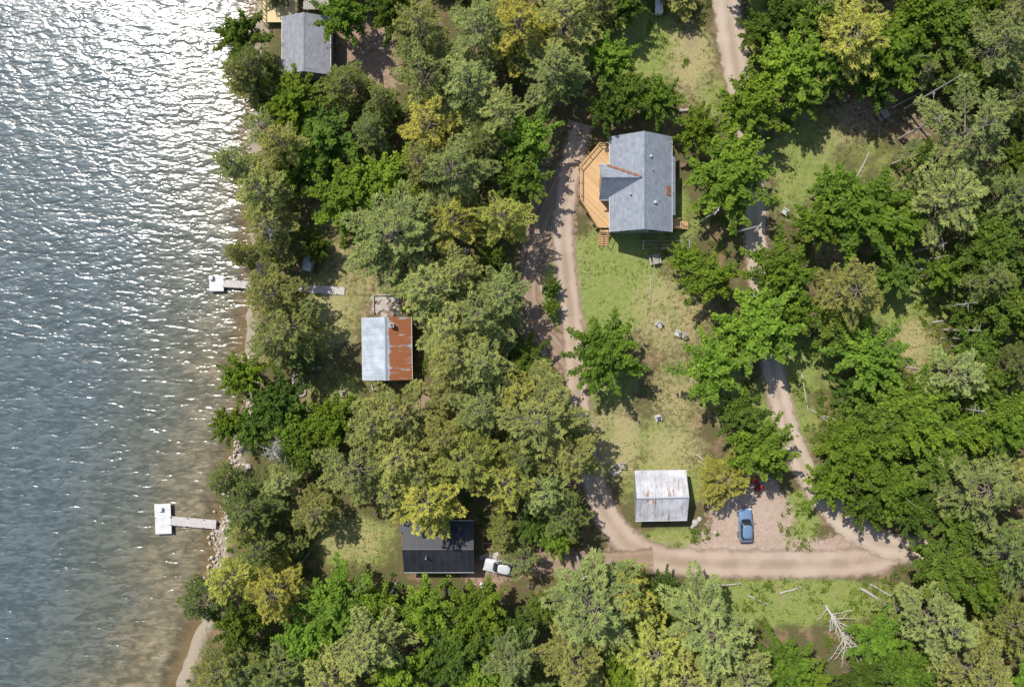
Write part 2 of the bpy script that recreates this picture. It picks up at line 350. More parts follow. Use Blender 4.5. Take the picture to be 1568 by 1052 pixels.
PP=[proto_pine(21),proto_pine(22,wh=9),proto_pine(23,wh=11,z0=5),proto_pine(24,wh=8,nbr=(4,5)),proto_pine(25,wh=10,cone=.7),proto_pine(26,wh=9,cone=.6,nbr=(4,5,6)),proto_pine(27,wh=12,cone=.5,wid=.22)]
PK=[proto_pine(31,R=3.2,Ht=13,z0=1.5,wh=13,dense=1.1,cone=.55,nl=.25),proto_pine(32,R=3.2,Ht=13,z0=2,wh=12,dense=1.1,cone=.5,nl=.25)]
PB=[proto_dead(41)]
RAD={}
for me in PD+PP+PK+PB:
    a_=np.empty(len(me.vertices)*3);me.vertices.foreach_get('co',a_);a_=a_.reshape(-1,3);RAD[me.name]=float(np.percentile(np.hypot(a_[:,0],a_[:,1]),96))
spec={'M':(PD,4.6,8.9,(.165,.265,.055),'maple_tree',.66),'D':(PD,4.6,8.9,(.115,.185,.05),'deciduous_tree',.66),'P':(PP,4.0,15,(.25,.275,.118),'pine_tree',.66),'Y':(PP,4.0,15,(.31,.31,.09),'pine_tree',.66),'K':(PK,3.1,13,(.14,.17,.065),'spruce_tree',.5),'B':(PB,3,9,(.2,.22,.1),'dead_tree',.6)}
placed=[]
random.seed(5)
def tree(px,py,r,k,h=None):
    pr,R0,H0,c,nm,mf=spec[k]
    if h is None:
        h={'M':5.2+r*.06,'D':5+r*.06,'P':9+r*.065,'Y':8.5+r*.065,'K':7+r*.06,'B':9}[k]*rnd(.92,1.08)
    x,y=W(px,py,h*mf);rad=r*K*(H-h*mf)/H;me=random.choice(pr);R0=RAD[me.name]
    o=bpy.data.objects.new(nm,me);S.collection.objects.link(o)
    o.location=(x,y,0 if x>float(shoreX(y))+2 else -.3);o.scale=(rad/R0,rad/R0*rnd(.92,1.08),h/H0);o.rotation_euler=(rnd(-.03,.03),rnd(-.03,.03),rnd(0,6.28))
    j=rnd(.78,1.2);w=rnd(-.1,.08);o.color=(c[0]*j*(1+w),c[1]*j,c[2]*j*(1-w),1);placed.append((px,py,r))
TL=[(372,55,42,'D'),(392,115,42,'K'),(365,120,30,'P'),(525,28,42,'M'),(608,22,42,'D'),(650,110,55,'P'),(640,40,45,'P'),(655,188,52,'Y'),(452,158,50,'M'),(530,138,42,'K'),(500,215,55,'D'),(470,240,40,'M'),(570,205,35,'K'),(400,195,35,'P'),(430,222,42,'P'),(365,255,34,'P'),(398,295,42,'P'),(455,270,35,'D'),(420,350,42,'B'),(405,335,38,'P'),(430,385,35,'K'),(535,300,58,'M'),(605,275,48,'M'),(600,358,72,'P'),(695,335,50,'Y'),(768,335,46,'Y'),(695,262,62,'P'),(715,130,58,'P'),(735,45,58,'P'),(795,40,55,'Y'),(850,105,55,'P'),(868,30,52,'P'),(930,92,38,'M'),(805,215,50,'M'),(762,175,45,'P'),(930,172,33,'D'),(1010,152,34,'M'),(915,15,40,'K'),(955,12,32,'D'),(585,160,30,'K'),(800,270,45,'D'),(640,250,38,'P'),(745,225,38,'K'),(485,378,22,'D',4),(370,390,22,'K'),
(408,452,46,'P'),(448,500,46,'P'),(418,520,42,'P'),(655,440,54,'P'),(688,500,56,'P'),(735,480,60,'P'),(770,450,48,'P'),(700,545,52,'P'),(752,400,26,'D',4),(735,555,50,'P'),(805,555,40,'D',5),(700,420,45,'P'),(845,440,16,'D',2.5),(845,470,14,'D',2.5),
(375,577,38,'M'),(352,650,30,'M'),(385,655,32,'D'),(425,620,42,'D'),(455,660,42,'M'),(425,685,38,'B'),(515,650,45,'M'),(475,690,38,'D'),(342,737,24,'K'),(388,775,48,'K'),(405,830,42,'K'),(375,810,30,'P'),
(605,630,52,'P'),(545,715,68,'P'),(612,705,58,'P'),(655,765,58,'Y'),(710,705,62,'Y'),(740,625,50,'P'),(680,670,45,'P'),(775,740,55,'Y'),(825,640,78,'P'),(872,700,50,'P'),(800,700,48,'K'),(650,725,50,'P'),(865,785,42,'K'),(835,755,40,'P'),(800,858,32,'P',7),(850,825,26,'M',5),(570,650,40,'P'),(790,600,45,'Y'),(600,750,40,'P'),
(315,918,34,'K'),(350,890,36,'Y'),(425,908,50,'Y'),(368,955,42,'D'),(520,920,58,'M'),(565,985,62,'P'),(470,975,45,'M'),(650,935,48,'M'),(730,940,52,'M'),(700,1000,58,'D'),(430,1025,48,'K'),(620,1030,50,'M'),(335,1025,45,'P'),(380,1020,40,'K'),(505,1040,50,'P'),(780,1010,45,'P'),(790,960,30,'D'),(740,1045,50,'M'),
(905,930,78,'P'),(960,910,50,'Y'),(1085,965,75,'P'),(1000,1000,60,'Y'),(880,1015,55,'P'),(1050,1030,55,'P'),(950,1040,50,'M'),(1200,1020,48,'M'),(1140,1030,50,'P'),(1340,980,44,'M',6),(1440,960,65,'P'),(1500,1035,60,'P'),(1390,1030,52,'M'),(1548,955,50,'K'),(1240,1045,36,'M',5),(1320,1040,40,'D'),
(928,545,56,'M'),(1088,562,54,'M'),(1090,424,44,'M'),(1195,420,58,'M'),(1165,500,66,'M'),(1210,480,40,'M'),(1118,265,66,'M'),(1148,165,52,'M'),(1135,632,38,'D'),(1165,690,52,'M'),(1110,735,42,'Y',7),(1130,515,38,'M'),
(1215,100,60,'M'),(1300,60,60,'Y'),(1240,35,40,'D'),(1360,85,58,'M'),(1400,25,50,'M'),(1450,45,55,'D'),(1530,70,60,'P'),(1490,200,80,'P'),(1550,150,40,'K'),(1320,325,72,'M'),(1250,345,36,'M'),(1270,290,36,'M'),(1450,310,62,'P'),(1375,345,42,'M'),(1300,445,55,'P'),(1280,500,50,'D'),(1330,545,56,'M'),(1510,380,55,'D'),(1550,300,50,'K'),(1500,430,45,'K'),(1545,480,50,'D'),(1460,575,48,'P'),(1400,640,66,'M'),(1300,690,58,'M'),(1350,680,48,'M'),(1365,745,50,'M'),(1430,700,50,'D'),(1500,585,45,'D'),(1545,560,45,'K'),(1500,750,68,'P'),(1540,650,52,'M'),(1480,660,40,'M'),(1450,865,52,'D'),(1530,840,56,'K'),(1400,780,36,'D'),(1555,740,45,'P'),(1500,900,40,'M'),(1230,150,34,'D'),(1260,110,40,'D'),(1340,130,38,'D'),(1480,120,45,'D'),(1560,10,45,'P'),(1200,30,40,'D'),(1410,600,40,'D'),(1470,800,45,'D'),(1345,640,40,'D'),(1270,740,38,'M',6),(1330,770,38,'D',6),(1310,600,34,'D',5)]
for q in TL:tree(*q)
clear=[(560,110,55),(835,330,60),(985,290,110),(1060,100,75),(950,430,90),(1030,520,110),(1010,680,110),(1020,760,110),(520,470,90),(540,390,45),(520,590,60),(590,535,60),(665,840,75),(540,840,80),(465,65,65),(1300,210,90),(1390,200,50),(1230,250,70),(1400,500,75),(1150,800,90),(1230,830,60),(760,880,50),(1180,320,60),(1250,950,110),(990,70,60),(860,870,40),(440,770,35),(1200,590,60),(660,620,25),(1060,600,90),(495,340,35),(885,170,40),(1120,900,60),(1240,640,30),(1300,900,60),(980,880,30),(1420,390,30)]
def ok(px,py,mind,fr=34):
    for cx,cy,r in clear:
        if (px-cx)**2+(py-cy)**2<r*r:return False
    for a_ in placed:
        if (px-a_[0])**2+(py-a_[1])**2<(mind*.5+a_[2]*.68)**2:return False
    x,y=W(px,py)
    if x<float(shoreX(y))+2:return False
    return float(roaddist(np.array(x),np.array(y)))>fr*K
for _ in range(2600):
    px=rnd(380,1650);py=rnd(-60,1110)
    if ok(px,py,34):
        if rnd(0,1)<.5:tree(px,py,rnd(24,36),random.choice('DDMKP'),rnd(4.5,8))
for _ in range(800):
    px=rnd(250,1850);py=rnd(-250,1300)
    if -50<px<1640 and -50<py<1100:continue
    if ok(px,py,80):tree(px,py,rnd(42,62),random.choice('DMPPYKP'))
def snag(px,py,h):
    x,y=W(px,py);mb=MB();lx,ly=rnd(-.4,.4),rnd(-.4,.4);mb.tube((0,0,-.2),(lx,ly,h),.17,.06,8)
    for k in range(9):
        z=rnd(.35,.98)*h;a_=rnd(0,6.28);L=rnd(.3,1.1);p=np.array([lx*z/h,ly*z/h,z]);mb.tube(p,p+np.array([math.cos(a_)*L,math.sin(a_)*L,rnd(-.1,.3)]),.035,.012,4)
    o=mb.obj('dead_tree_trunk',[M_dead]);o.location=(x,y,0)
for q in [(1385,167,12),(1376,213,9),(1363,252,6),(1398,386,7),(1405,400,7),(1440,470,7),(1445,505,7),(1440,620,9),(1420,596,7),(1455,530,6)]:snag(*q)
# ---------------------------------------------------------------- undergrowth, grass
def leafmass(name,n,leafn,rr,size,accept,colr,mat=M_leaf,zf=.6,xr=(280,1640),yr=(-60,1110)):
    px=rng.uniform(xr[0],xr[1],n);py=rng.uniform(yr[0],yr[1],n);x=(px-784)*K;y=(526-py)*K
    k=accept(px,py,x,y);x=x[k];y=y[k];N=len(x);r=rng.uniform(rr[0],rr[1],N)
    c=np.stack([x,y,r*.35],1);cv=rng.random(N)
    C=np.repeat(c,leafn,0);o=rng.normal(size=C.shape);o/=np.linalg.norm(o,axis=1,keepdims=True);o*=np.repeat(r,leafn)[:,None]*rng.random((len(C),1))**.5
    o[:,2]=np.abs(o[:,2])*zf
    mb=MB();mb.leaves(C+o,rng.normal(size=C.shape)*.5+np.array([0,0,.8]),rng.uniform(.7,1.2,len(C))*size,.5,0,np.clip(np.repeat(cv,leafn)*.5+.5*rng.random(len(C)),0,1))
    ob=mb.obj(name,[mat]);ob.color=(*colr,1);return ob
def clr(px,py,f=1.0):
    k=np.ones(px.shape,bool)
    for cx,cy,r in clear:k&=((px-cx)**2+(py-cy)**2)>(r*f)**2
    return k
bld=[(985,285,75),(590,530,60),(1014,760,55),(667,840,75),(465,60,60),(1142,805,30),(760,868,30),(910,290,45)]
def notb(px,py):
    k=np.ones(px.shape,bool)
    for cx,cy,r in bld:k&=((px-cx)**2+(py-cy)**2)>r*r
    return k
def acc1(px,py,x,y):
    return clr(px,py,.85)&notb(px,py)&(x>shoreX(y)+1.5)&(roaddist(x,y)>2.4)&(vn(x,y,.12)>.42)
leafmass('undergrowth',6500,20,(.3,.85),.17,acc1,(.125,.21,.05))
fern=[(1200,930,210,45),(1300,960,90,60),(1230,640,40,60),(1225,570,30,50),(1222,805,28,45),(1060,300,40,30),(1040,45,50,60),(1165,50,16,60),(850,455,18,50),(800,560,50,45),(850,825,40,30),(1300,640,40,50),(1240,760,20,40),(1045,820,60,12),(1500,500,80,60),(340,830,10,20),(1130,600,25,40),(1110,170,25,30),(470,360,20,20),(1440,470,40,40),(1220,400,20,60)]
def acc2(px,py,x,y):
    k=np.zeros(px.shape,bool)
    for a_,b_,c_,d_ in fern:k|=(((px-a_)/c_)**2+((py-b_)/d_)**2)<1
    return k&notb(px,py)&(roaddist(x,y)>2.1)&(vn(x,y,.3)>.38)&(x>shoreX(y)+1.5)
leafmass('fern_undergrowth',26000,16,(.2,.65),.13,acc2,(.16,.24,.055))
def acc3(px,py,x,y):
    return notb(px,py)&(x>shoreX(y)+1.8)&(roaddist(x,y)>1.9)&((field(x,y,G)+field(x,y,T)*.6)>.3)&(field(x,y,B)<.4)&(vn(x,y,.5)*.6+vn(x,y,1.7)*.4>.52)
leafmass('grass_tufts',50000,6,(.08,.25),.07,acc3,(.19,.23,.065),zf=.4)
mb=MB();yy=rng.uniform(W(0,905)[1],W(0,545)[1],650)
for y in yy:
    x=float(shoreX(y))+random.gauss(.7,.7);r=abs(random.gauss(0,.11))+.06;an=np.arange(8)*math.pi/4;j=[rnd(.7,1.2) for _ in range(8)]
    zb=-.55 if x<float(shoreX(y)) else -.3
    rg=[np.stack([x+np.cos(an)*r*s_*j,y+np.sin(an)*r*s_*j,np.full(8,zb+zz*r*1.6)],1) for s_,zz in ((1,-.4),(1.05,.3),(.7,.75),(.3,.95))]
    mb.loft(rg,0)
mb.obj('shore_rocks',[simple('pale_rock',(.48,.42,.35),.85,.35,1.5)],smooth=True)
# ---------------------------------------------------------------- buildings
def shingle(name,c):
    t=NT(name)
    s_=t.n('ShaderNodeSeparateXYZ');t.l(t.coord(),s_.inputs[0])
    n=t.noise(.7,4,rough=.7);n2=t.noise(6,3,rough=.75);st=t.noise(1.0,4,t.mapping((.6,2.5,1)),.65)
    tab=t.n('ShaderNodeTexWhiteNoise',noise_dimensions='2D');cmb=t.n('ShaderNodeCombineXYZ')
    t.l(t.math('FLOOR',t.math('MULTIPLY',s_.outputs[0],4)),cmb.inputs[0]);t.l(t.math('FLOOR',t.math('MULTIPLY',s_.outputs[1],2.2)),cmb.inputs[1]);t.l(cmb.outputs[0],tab.inputs[0])
    cc=t.mix(tab.outputs[0],tuple(k*.86 for k in c),tuple(k*1.14 for k in c))
    cc=t.mix(t.ramp(n,.4,.7,0,.35),cc,tuple(k*.68 for k in c));cc=t.mix(t.ramp(st,.5,.75,0,.4),cc,tuple(k*1.35 for k in c));cc=t.mix(t.math('MULTIPLY',n2,.25),cc,tuple(k*.6 for k in c))
    return t.fin(cc,.95,t.bump(n2,.3,.03),spec=.15)
def metalroof(name,c,rust,bias_x=None,amt=.62,rough=.4,metal=.35,spec=.4):
    t=NT(name);s_=t.n('ShaderNodeSeparateXYZ');t.l(t.coord(),s_.inputs[0])
    vst=t.mapping((.4,1.7,.4));n=t.noise(1.0,4,vst,.7);n2=t.noise(.6,4,rough=.7);n3=t.noise(9,2)
    f=n
    if bias_x is not None:
        f=t.math('ADD',n,t.ramp(s_.outputs[0],bias_x-.25,bias_x+.25,-.22,.2))
    pid=t.n('ShaderNodeTexWhiteNoise',noise_dimensions='1D');t.l(t.math('FLOOR',t.math('MULTIPLY',s_.outputs[1],1.1)),pid.inputs[1])
    cc=t.mix(t.ramp(n2,.35,.65),tuple(k*.75 for k in c),tuple(min(.85,k*1.15) for k in c));cc=t.mix(t.math('MULTIPLY',n3,.25),cc,tuple(k*.6 for k in c))
    cc=t.mix(t.math('MULTIPLY',pid.outputs[0],.22),cc,tuple(k*.55 for k in c))
    cc=t.mix(t.ramp(f,amt-.07,amt+.07),cc,t.mix(n3,rust,tuple(k*.55 for k in rust)))
    fr=t.math('FRACT',t.math('MULTIPLY',s_.outputs[1],1.1));seam=t.ramp(fr,.0,.1,.4,0)
    cc=t.mix(seam,cc,(.1,.1,.1))
    return t.fin(cc,rough,t.bump(n3,.15,.02),metal,spec)
M_blk=metalroof('black_metal_roof',(.03,.034,.042),(.08,.075,.07),None,.75,.45,0,.3)
def slab(mb,a,b,y0,y1,th=.12,mat=0):
    (xa,za),(xb,zb)=a,b
    V=[(xa,y0,za-th),(xb,y0,zb-th),(xb,y1,zb-th),(xa,y1,za-th),(xa,y0,za),(xb,y0,zb),(xb,y1,zb),(xa,y1,za)]
    mb.add(V,[[0,3,2,1],[4,5,6,7],[0,1,5,4],[1,2,6,5],[2,3,7,6],[3,0,4,7]],mat)
def gable(par,nm,cx,cy,w,l,ev,rg,roofm,wallm,over=.4,z0=0,cap=True,capm=None):
    sl=(rg-ev)/(w/2)
    xl,xr=cx-w/2-over,cx+w/2+over;zo=ev-over*sl;y0,y1=cy-l/2-over,cy+l/2+over;xm=cx
    mb=MB();slab(mb,(xm-.001,rg+.1),(xl,zo+.1),y0,y1);slab(mb,(xm+.001,rg+.1),(xr,zo+.1),y0,y1)
    if cap:
        slab(mb,(xm-.002,rg+.14),(xm-.16,rg+.14-.16*sl),y0-.01,y1+.01,.035,1);slab(mb,(xm+.002,rg+.14),(xm+.16,rg+.14-.16*sl),y0-.01,y1+.01,.035,1)
    mb.obj(nm+'roof',[roofm,capm or roofm],par)
    v=[];
    for y in (cy-l/2,cy+l/2):v+=[(cx-w/2,y,z0-.1),(cx+w/2,y,z0-.1),(cx+w/2,y,ev-.04),(xm,y,rg-.05),(cx-w/2,y,ev-.04)]
    pyobj(nm+'walls',v,[[0,1,2,3,4],[9,8,7,6,5],[0,5,6,1],[1,6,7,2],[2,7,8,3],[3,8,9,4],[4,9,5,0]],wallm,par)
    mb=MB()
    for xx in (xl,xr):mb.box((xx+(.02 if xx==xr else -.02),cy,zo+.02),(.04,l+2*over,.2))
    mb.obj(nm+'fascia',[M_white],par)
def windows(par,L,nm='windows'):
    mb=MB()
    for (x,y,z,w,h,side) in L:
        if side in 'NS':
            s_=1 if side=='N' else -1;mb.box((x,y+s_*.03,z),(w+.2,.08,h+.2),0,0);mb.box((x,y+s_*.06,z),(w,.06,h),0,1)
        else:
            s_=1 if side=='E' else -1;mb.box((x+s_*.03,y,z),(.08,w+.2,h+.2),0,0);mb.box((x+s_*.06,y,z),(.06,w,h),0,1)
    mb.obj(nm,[M_white,M_glass],par)
# main house
M_sh=shingle('blue_grey_shingles',(.27,.295,.335))
hx,hy=W(984,279,4.8);mh=empty('shingled_house',hx,hy)
gable(mh,'main_',0,0,7.2,11.4,3.7,5.8,M_sh,M_wall_s,.4)
mb=MB();slab(mb,(3.5,3.86),(4.5,3.3),-3.9,3.6,.1);mb.obj('side_roof',[M_sh],mh)
mb=MB();mb.box((3.9,-.15,1.65),(.7,7.0,3.2));mb.obj('side_walls',[M_wall_s],mh)
cg=empty('cross_gable',-2.5,.35);cg.parent=mh;cg.rotation_euler=(0,0,math.pi/2)
gable(cg,'cross_',0,0,3.9,4.9,3.5,5.72,M_sh,M_wall_s,.35)
M_rustp=simple('rust_stain',(.32,.13,.06),.85,.4,3)
mb=MB()
for k in range(16):
    tt=k/15;x=-4.2+3.7*tt
    mb.box((x,.35+1.9*(1-tt)+.14,3.6+2.18*tt+.19),(.34,.2+.12*math.sin(k*2.1),.05),rnd(-.4,.1))
mb.obj('valley_flashing',[M_rustp],mh)
mb=MB();mb.tube((-1.6,-1.6,4.5),(-1.6,-1.6,5.5),.09,.09,8,cap=True);mb.box((1.5,-2.6,5.15),(.3,.3,.3));mb.box((.9,3.1,5.5),(.25,.25,.25));mb.tube((1.2,1.5,4.9),(1.2,1.5,5.6),.06,.06,8,cap=True);mb.obj('roof_vents',[M_chair],mh)
mb=MB();slab(mb,(3.2,4.13),(3.75,3.81),-1.5,-.3,.05);mb.obj('rust_patch',[M_rustp],mh)
windows(mh,[(-3.6,3.6,2.6,1.4,1.2,'W'),(-3.6,-3.4,2.4,1.8,1.9,'W'),(-1.8,-5.7,2.5,1.2,1.2,'S'),(1.8,-5.7,2.5,1.2,1.2,'S'),(0,5.7,2.5,1.3,1.2,'N'),(4.25,-1.5,2.2,1.2,1.1,'E'),(4.25,1.6,2.2,1.2,1.1,'E')])
mb=MB();mb.box((-4.98,.35,2.3),(.08,1.7,2.0));mb.obj('patio_door',[M_glass],mh)
t=NT('deck_boards');s_=t.n('ShaderNodeSeparateXYZ');t.l(t.coord(),s_.inputs[0]);u=t.math('ADD',t.math('MULTIPLY',s_.outputs[0],.71),t.math('MULTIPLY',s_.outputs[1],.71));fr=t.math('FRACT',t.math('MULTIPLY',u,3.5));fl=t.n('ShaderNodeTexWhiteNoise',noise_dimensions='1D');t.l(t.math('FLOOR',t.math('MULTIPLY',u,3.5)),fl.inputs[1])
c=t.mix(fl.outputs[0],(.5,.3,.135),(.63,.41,.2));c=t.mix(t.ramp(fr,.0,.12,.5,0),c,(.2,.11,.05));c=t.mix(t.math('MULTIPLY',t.noise(2,3),.35),c,(.43,.27,.13));t.fin(c,.65)
M_deck=t.mat
dk=empty('wooden_deck',0,0)
poly=[W(*p,1.3) for p in [(940,222),(917,222),(888,256),(888,306),(914,349),(937,349)]]
prism('deck_floor',poly,1.15,1.3,M_deck,dk)
mb=MB()
for i in range(5):
    a_=np.array(poly[i]);b_=np.array(poly[i+1]);L=np.linalg.norm(b_-a_);an=math.atan2(b_[1]-a_[1],b_[0]-a_[0])
    if i==4: b_=a_+(b_-a_)*.35;L*=.35
    c_=(a_+b_)/2;mb.box((c_[0],c_[1],2.25),(L,.1,.05),an);mb.box((c_[0],c_[1],1.5),(L,.05,.08),an)
    n=max(2,int(L/.35))
    for k in range(n+1):
        p=a_+(b_-a_)*k/n;big=k%5==0;w_=.1 if big else .04;mb.box((p[0],p[1],1.75),(w_,w_,.95),an)
        if big:mb.box((p[0],p[1],.55),(.14,.14,1.2),an)
mb.obj('railing',[M_woodn],dk)
mb=MB();x0,y0=W(925,352,1.2)
for k in range(7):mb.box((x0,y0-.15-.27*k,1.1-.17*k),(1.1,.28,.05))
for sx_ in (-.6,.6):
    mb.tube((x0+sx_,y0,2.1),(x0+sx_,y0-2.0,1.0),.04,.04,6);mb.tube((x0+sx_,y0-2.0,0),(x0+sx_,y0-2.0,1.05),.05,.05,6);mb.tube((x0+sx_,y0,1.1),(x0+sx_,y0-2.0,.0),.06,.06,6)
mb.obj('stairs',[M_woodn],dk)
mb=MB();x0,y0=W(1036,343,1);mb.box((x0-.3,y0,1.1),(1.3,1.3,.1))
for k in range(5):mb.box((x0+.5+.27*k,y0-.1,.95-.19*k),(.27,1.0,.05))
for s2 in(-.6,.55):
    mb.tube((x0-.8,y0+s2,2.0),(x0+.35,y0+s2,2.0),.04,.04,6);mb.tube((x0+.35,y0+s2,2.0),(x0+1.8,y0+s2,.95),.04,.04,6)
    for q in(-.8,.35):mb.tube((x0+q,y0+s2,0),(x0+q,y0+s2,2.0),.05,.05,6)
ss=mb.obj('side_steps',[M_woodn],mh);ss.location=(-hx,-hy,0)
# rusted cabin
cx,cy=W(591,534,3.2);cb=empty('rusty_roof_cabin',cx,cy,0,math.radians(0.8))
M_rr=metalroof('rusted_metal_roof',(.44,.5,.56),(.42,.15,.055),.4,.6,.6,.1)
gable(cb,'',0,0,5.6,7.3,2.5,3.5,M_rr,M_wall_b,.42,capm=M_metal)
windows(cb,[(-2.8,1.6,1.5,1,.9,'W'),(-2.8,-1.6,1.5,1,.9,'W'),(0,-3.65,1.5,1.2,.9,'S'),(2.8,0,1.5,1,.9,'E'),(-1.2,3.65,1.5,.9,.9,'N')])
mb=MB();mb.box((1.0,3.69,1.0),(.9,.1,2.0));mb.obj('door',[M_white],cb)
mb=MB();mb.box((.9,3.0,3.2),(.45,.45,1.3));mb.box((.9,3.0,3.88),(.55,.55,.1));mb.box((.9,3.0,3.95),(.3,.3,.08),0,1);mb.obj('chimney',[M_conc,M_dark],cb)
pt=empty('stone_patio',*W(592,468));mb=MB()
for k in range(34):
    mb.box((rnd(-1.7,1.7),rnd(-1.3,1.2),.06+.001*k),(rnd(.4,.8),rnd(.4,.8),.12),rnd(0,1.5))
mb.obj('flagstones',[M_rock],pt,bevel=.03)
mb=MB();mb.box((-1.7,.2,.4),(.12,2.4,.08));mb.box((0,1.4,.4),(3.2,.12,.08))
for q in(-1,0,1.3):mb.box((-1.7,q,.2),(.1,.1,.4))
for q in(-1.5,0,1.5):mb.box((q,1.4,.2),(.1,.1,.4))
mb.obj('low_rail',[M_wood],pt)
# shed
cx,cy=W(1014,761,3.2);sd=empty('metal_roof_shed',cx,cy,0,math.pi/2+math.radians(1))
M_sr=metalroof('galvanized_shed_roof',(.56,.56,.58),(.38,.18,.09),None,.6,.6,.05,.3)
gable(sd,'',0,0,5.9,6.1,2.4,3.6,M_sr,M_wall_g,.3,capm=M_metal)
windows(sd,[(-2.95,1.5,1.4,.9,.8,'W'),(-2.95,-1.5,1.4,.9,.8,'W')]);mb=MB();mb.box((0,-3.08,1.1),(2.2,.08,2.2));mb.obj('shed_door',[M_white],sd)
# black cabin
cx,cy=W(671,840,3.4);bc=empty('black_roof_cabin',cx,cy,0,math.pi/2)
gable(bc,'',0,0,6.0,8.4,2.5,3.7,M_blk,M_wall_b,.35,capm=M_dark)
mb=MB();slab(mb,(1.9,2.8),(3.5,2.2),2.2,5.1,.1);mb.obj('lean_to_roof',[M_blk],bc)
mb=MB();mb.box((1.6,4.6,1.15),(2.8,.7,2.2));mb.obj('lean_to_walls',[M_wall_b],bc)
windows(bc,[(-3.0,2.0,1.5,1,.9,'W'),(-3.0,-2.0,1.5,1,.9,'W'),(0,-4.2,1.5,1.2,.9,'S')]);mb=MB();mb.box((1.2,-4.24,1.0),(.9,.08,2.0));mb.obj('door',[M_white],bc)
mb=MB();mb.tube((-1.0,1.5,3.0),(-1.0,1.5,4.3),.1,.1,8,cap=True);mb.obj('stove_pipe',[M_metal],bc)
# top-left house
cx,cy=W(466,66,3.6);th=empty('grey_roof_house',cx,cy)
gable(th,'',0,0,5.6,6.8,2.8,3.8,shingle('grey_shingles',(.27,.275,.3)),M_wall_g,.35)
windows(th,[(0,-3.4,1.6,1.4,1,'S'),(2.8,0,1.6,1,1,'E'),(-2.8,1,1.6,1.4,1,'W')]);mb=MB();mb.box((-1.7,-3.44,1.0),(.9,.08,2));mb.obj('door',[M_white],th)
d2=empty('wooden_deck',*W(430,8,.8));mb=MB()
for k in range(16):mb.box((-2.2+.29*k,0,.8),(.28,4.6,.06))
for q in(-2.3,2.3):
    mb.box((q,0,1.7),(.1,4.7,.06));
    for z_ in np.arange(-2.3,2.4,.6):mb.box((q,z_,.85),(.08,.08,1.7))
mb.box((0,2.3,1.7),(4.6,.1,.06));mb.obj('deck_boards',[simple('deck_yellow',(.6,.46,.22),.6,.15)],d2)
mb=MB()
for k in range(12):mb.box((3.1+.28*k,.6,.78),(.26,2.4,.06))
for k in range(8):mb.tube((3+.45*k,1.8,.8),(3+.45*k,1.8,1.8),.03,.03,4)
mb.box((4.6,1.8,1.82),(3.4,.1,.05));mb.box((4.6,-.6,1.2),(3.4,.05,.05));mb.obj('side_deck',[M_wood],d2)
def smallshed(nm,px,py,w,l,h,rot,rm):
    x,y=W(px,py,h);e=empty(nm,x,y,0,rot);mb=MB();mb.box((0,0,h/2-.1),(w-.3,l-.3,h));mb.obj('walls',[M_wood],e);mb=MB();mb.box((0,0,h+.12),(w,l,.08),0,0,.08)
    for q in(-.4,0,.4):mb.box((w*q,0,h+.17),(.05,l,.05),0,0,.08)
    mb.obj('roof',[rm],e);mb=MB();mb.box((0,-l/2+.14,h*.45),(w*.5,.05,h*.8));mb.obj('door',[M_white],e)
smallshed('outhouse',471,403,1.1,2.0,1.6,math.radians(-10),M_metal);smallshed('garden_shed',583,150,3.0,2.0,2.2,math.radians(8),simple('brown_roof',(.2,.15,.13),.8))
# ---------------------------------------------------------------- docks
def planks(mb,p0,p1,w,z,st=.45,mat=0):
    p0=np.array(p0);p1=np.array(p1);d=p1-p0;L=np.linalg.norm(d);an=math.atan2(d[1],d[0]);n=int(L/st)
    for k in range(n):
        p=p0+d*(k+.5)/n;mb.box((p[0],p[1],z+rnd(-.004,.004)),(L/n-.004,w,.06),an,mat)
    nrm=np.array([-math.sin(an),math.cos(an)])
    for s_ in(-1,1):
        c_=(p0+p1)/2+nrm*s_*(w/2-.08);mb.box((c_[0],c_[1],z-.11),(L,.08,.14),an,mat)
        for k in range(int(L/2.2)+1):
            p=p0+d*min(1,k*2.2/L)+nrm*s_*(w/2-.08);mb.tube((p[0],p[1],-2.2),(p[0],p[1],z+.25),.05,.05,6,2)
M_dw=simple('dock_white',(.6,.59,.58),.6,.25,1.5)
dk1=empty('boat_dock',0,0);mb=MB();planks(mb,W(343,434),W(466,442),1.0,.05);planks(mb,W(466,442),W(528,446),1.05,.12)
planks(mb,W(321,434),W(343,434),2.1,.07,.4,1);mb.box((*W(325,426),.3),(.5,.5,.4),0,1);mb.obj('dock_planks',[simple('dock_wood',(.47,.43,.4),.7,.3,2),M_dw,M_metal],dk1)
dk2=empty('boat_dock',0,0);mb=MB();planks(mb,W(262,797),W(331,803),1.2,.02);planks(mb,W(251,817),W(249,771),2.15,.06,.4,1);mb.obj('dock_planks',[simple('dock_wood_pale',(.49,.45,.42),.7,.3,2),M_dw,M_metal],dk2)
mb=MB();bx=W(247,779);mb.box((bx[0],bx[1],.32),(.6,.45,.4));mb.obj('dock_box',[M_white],dk2)
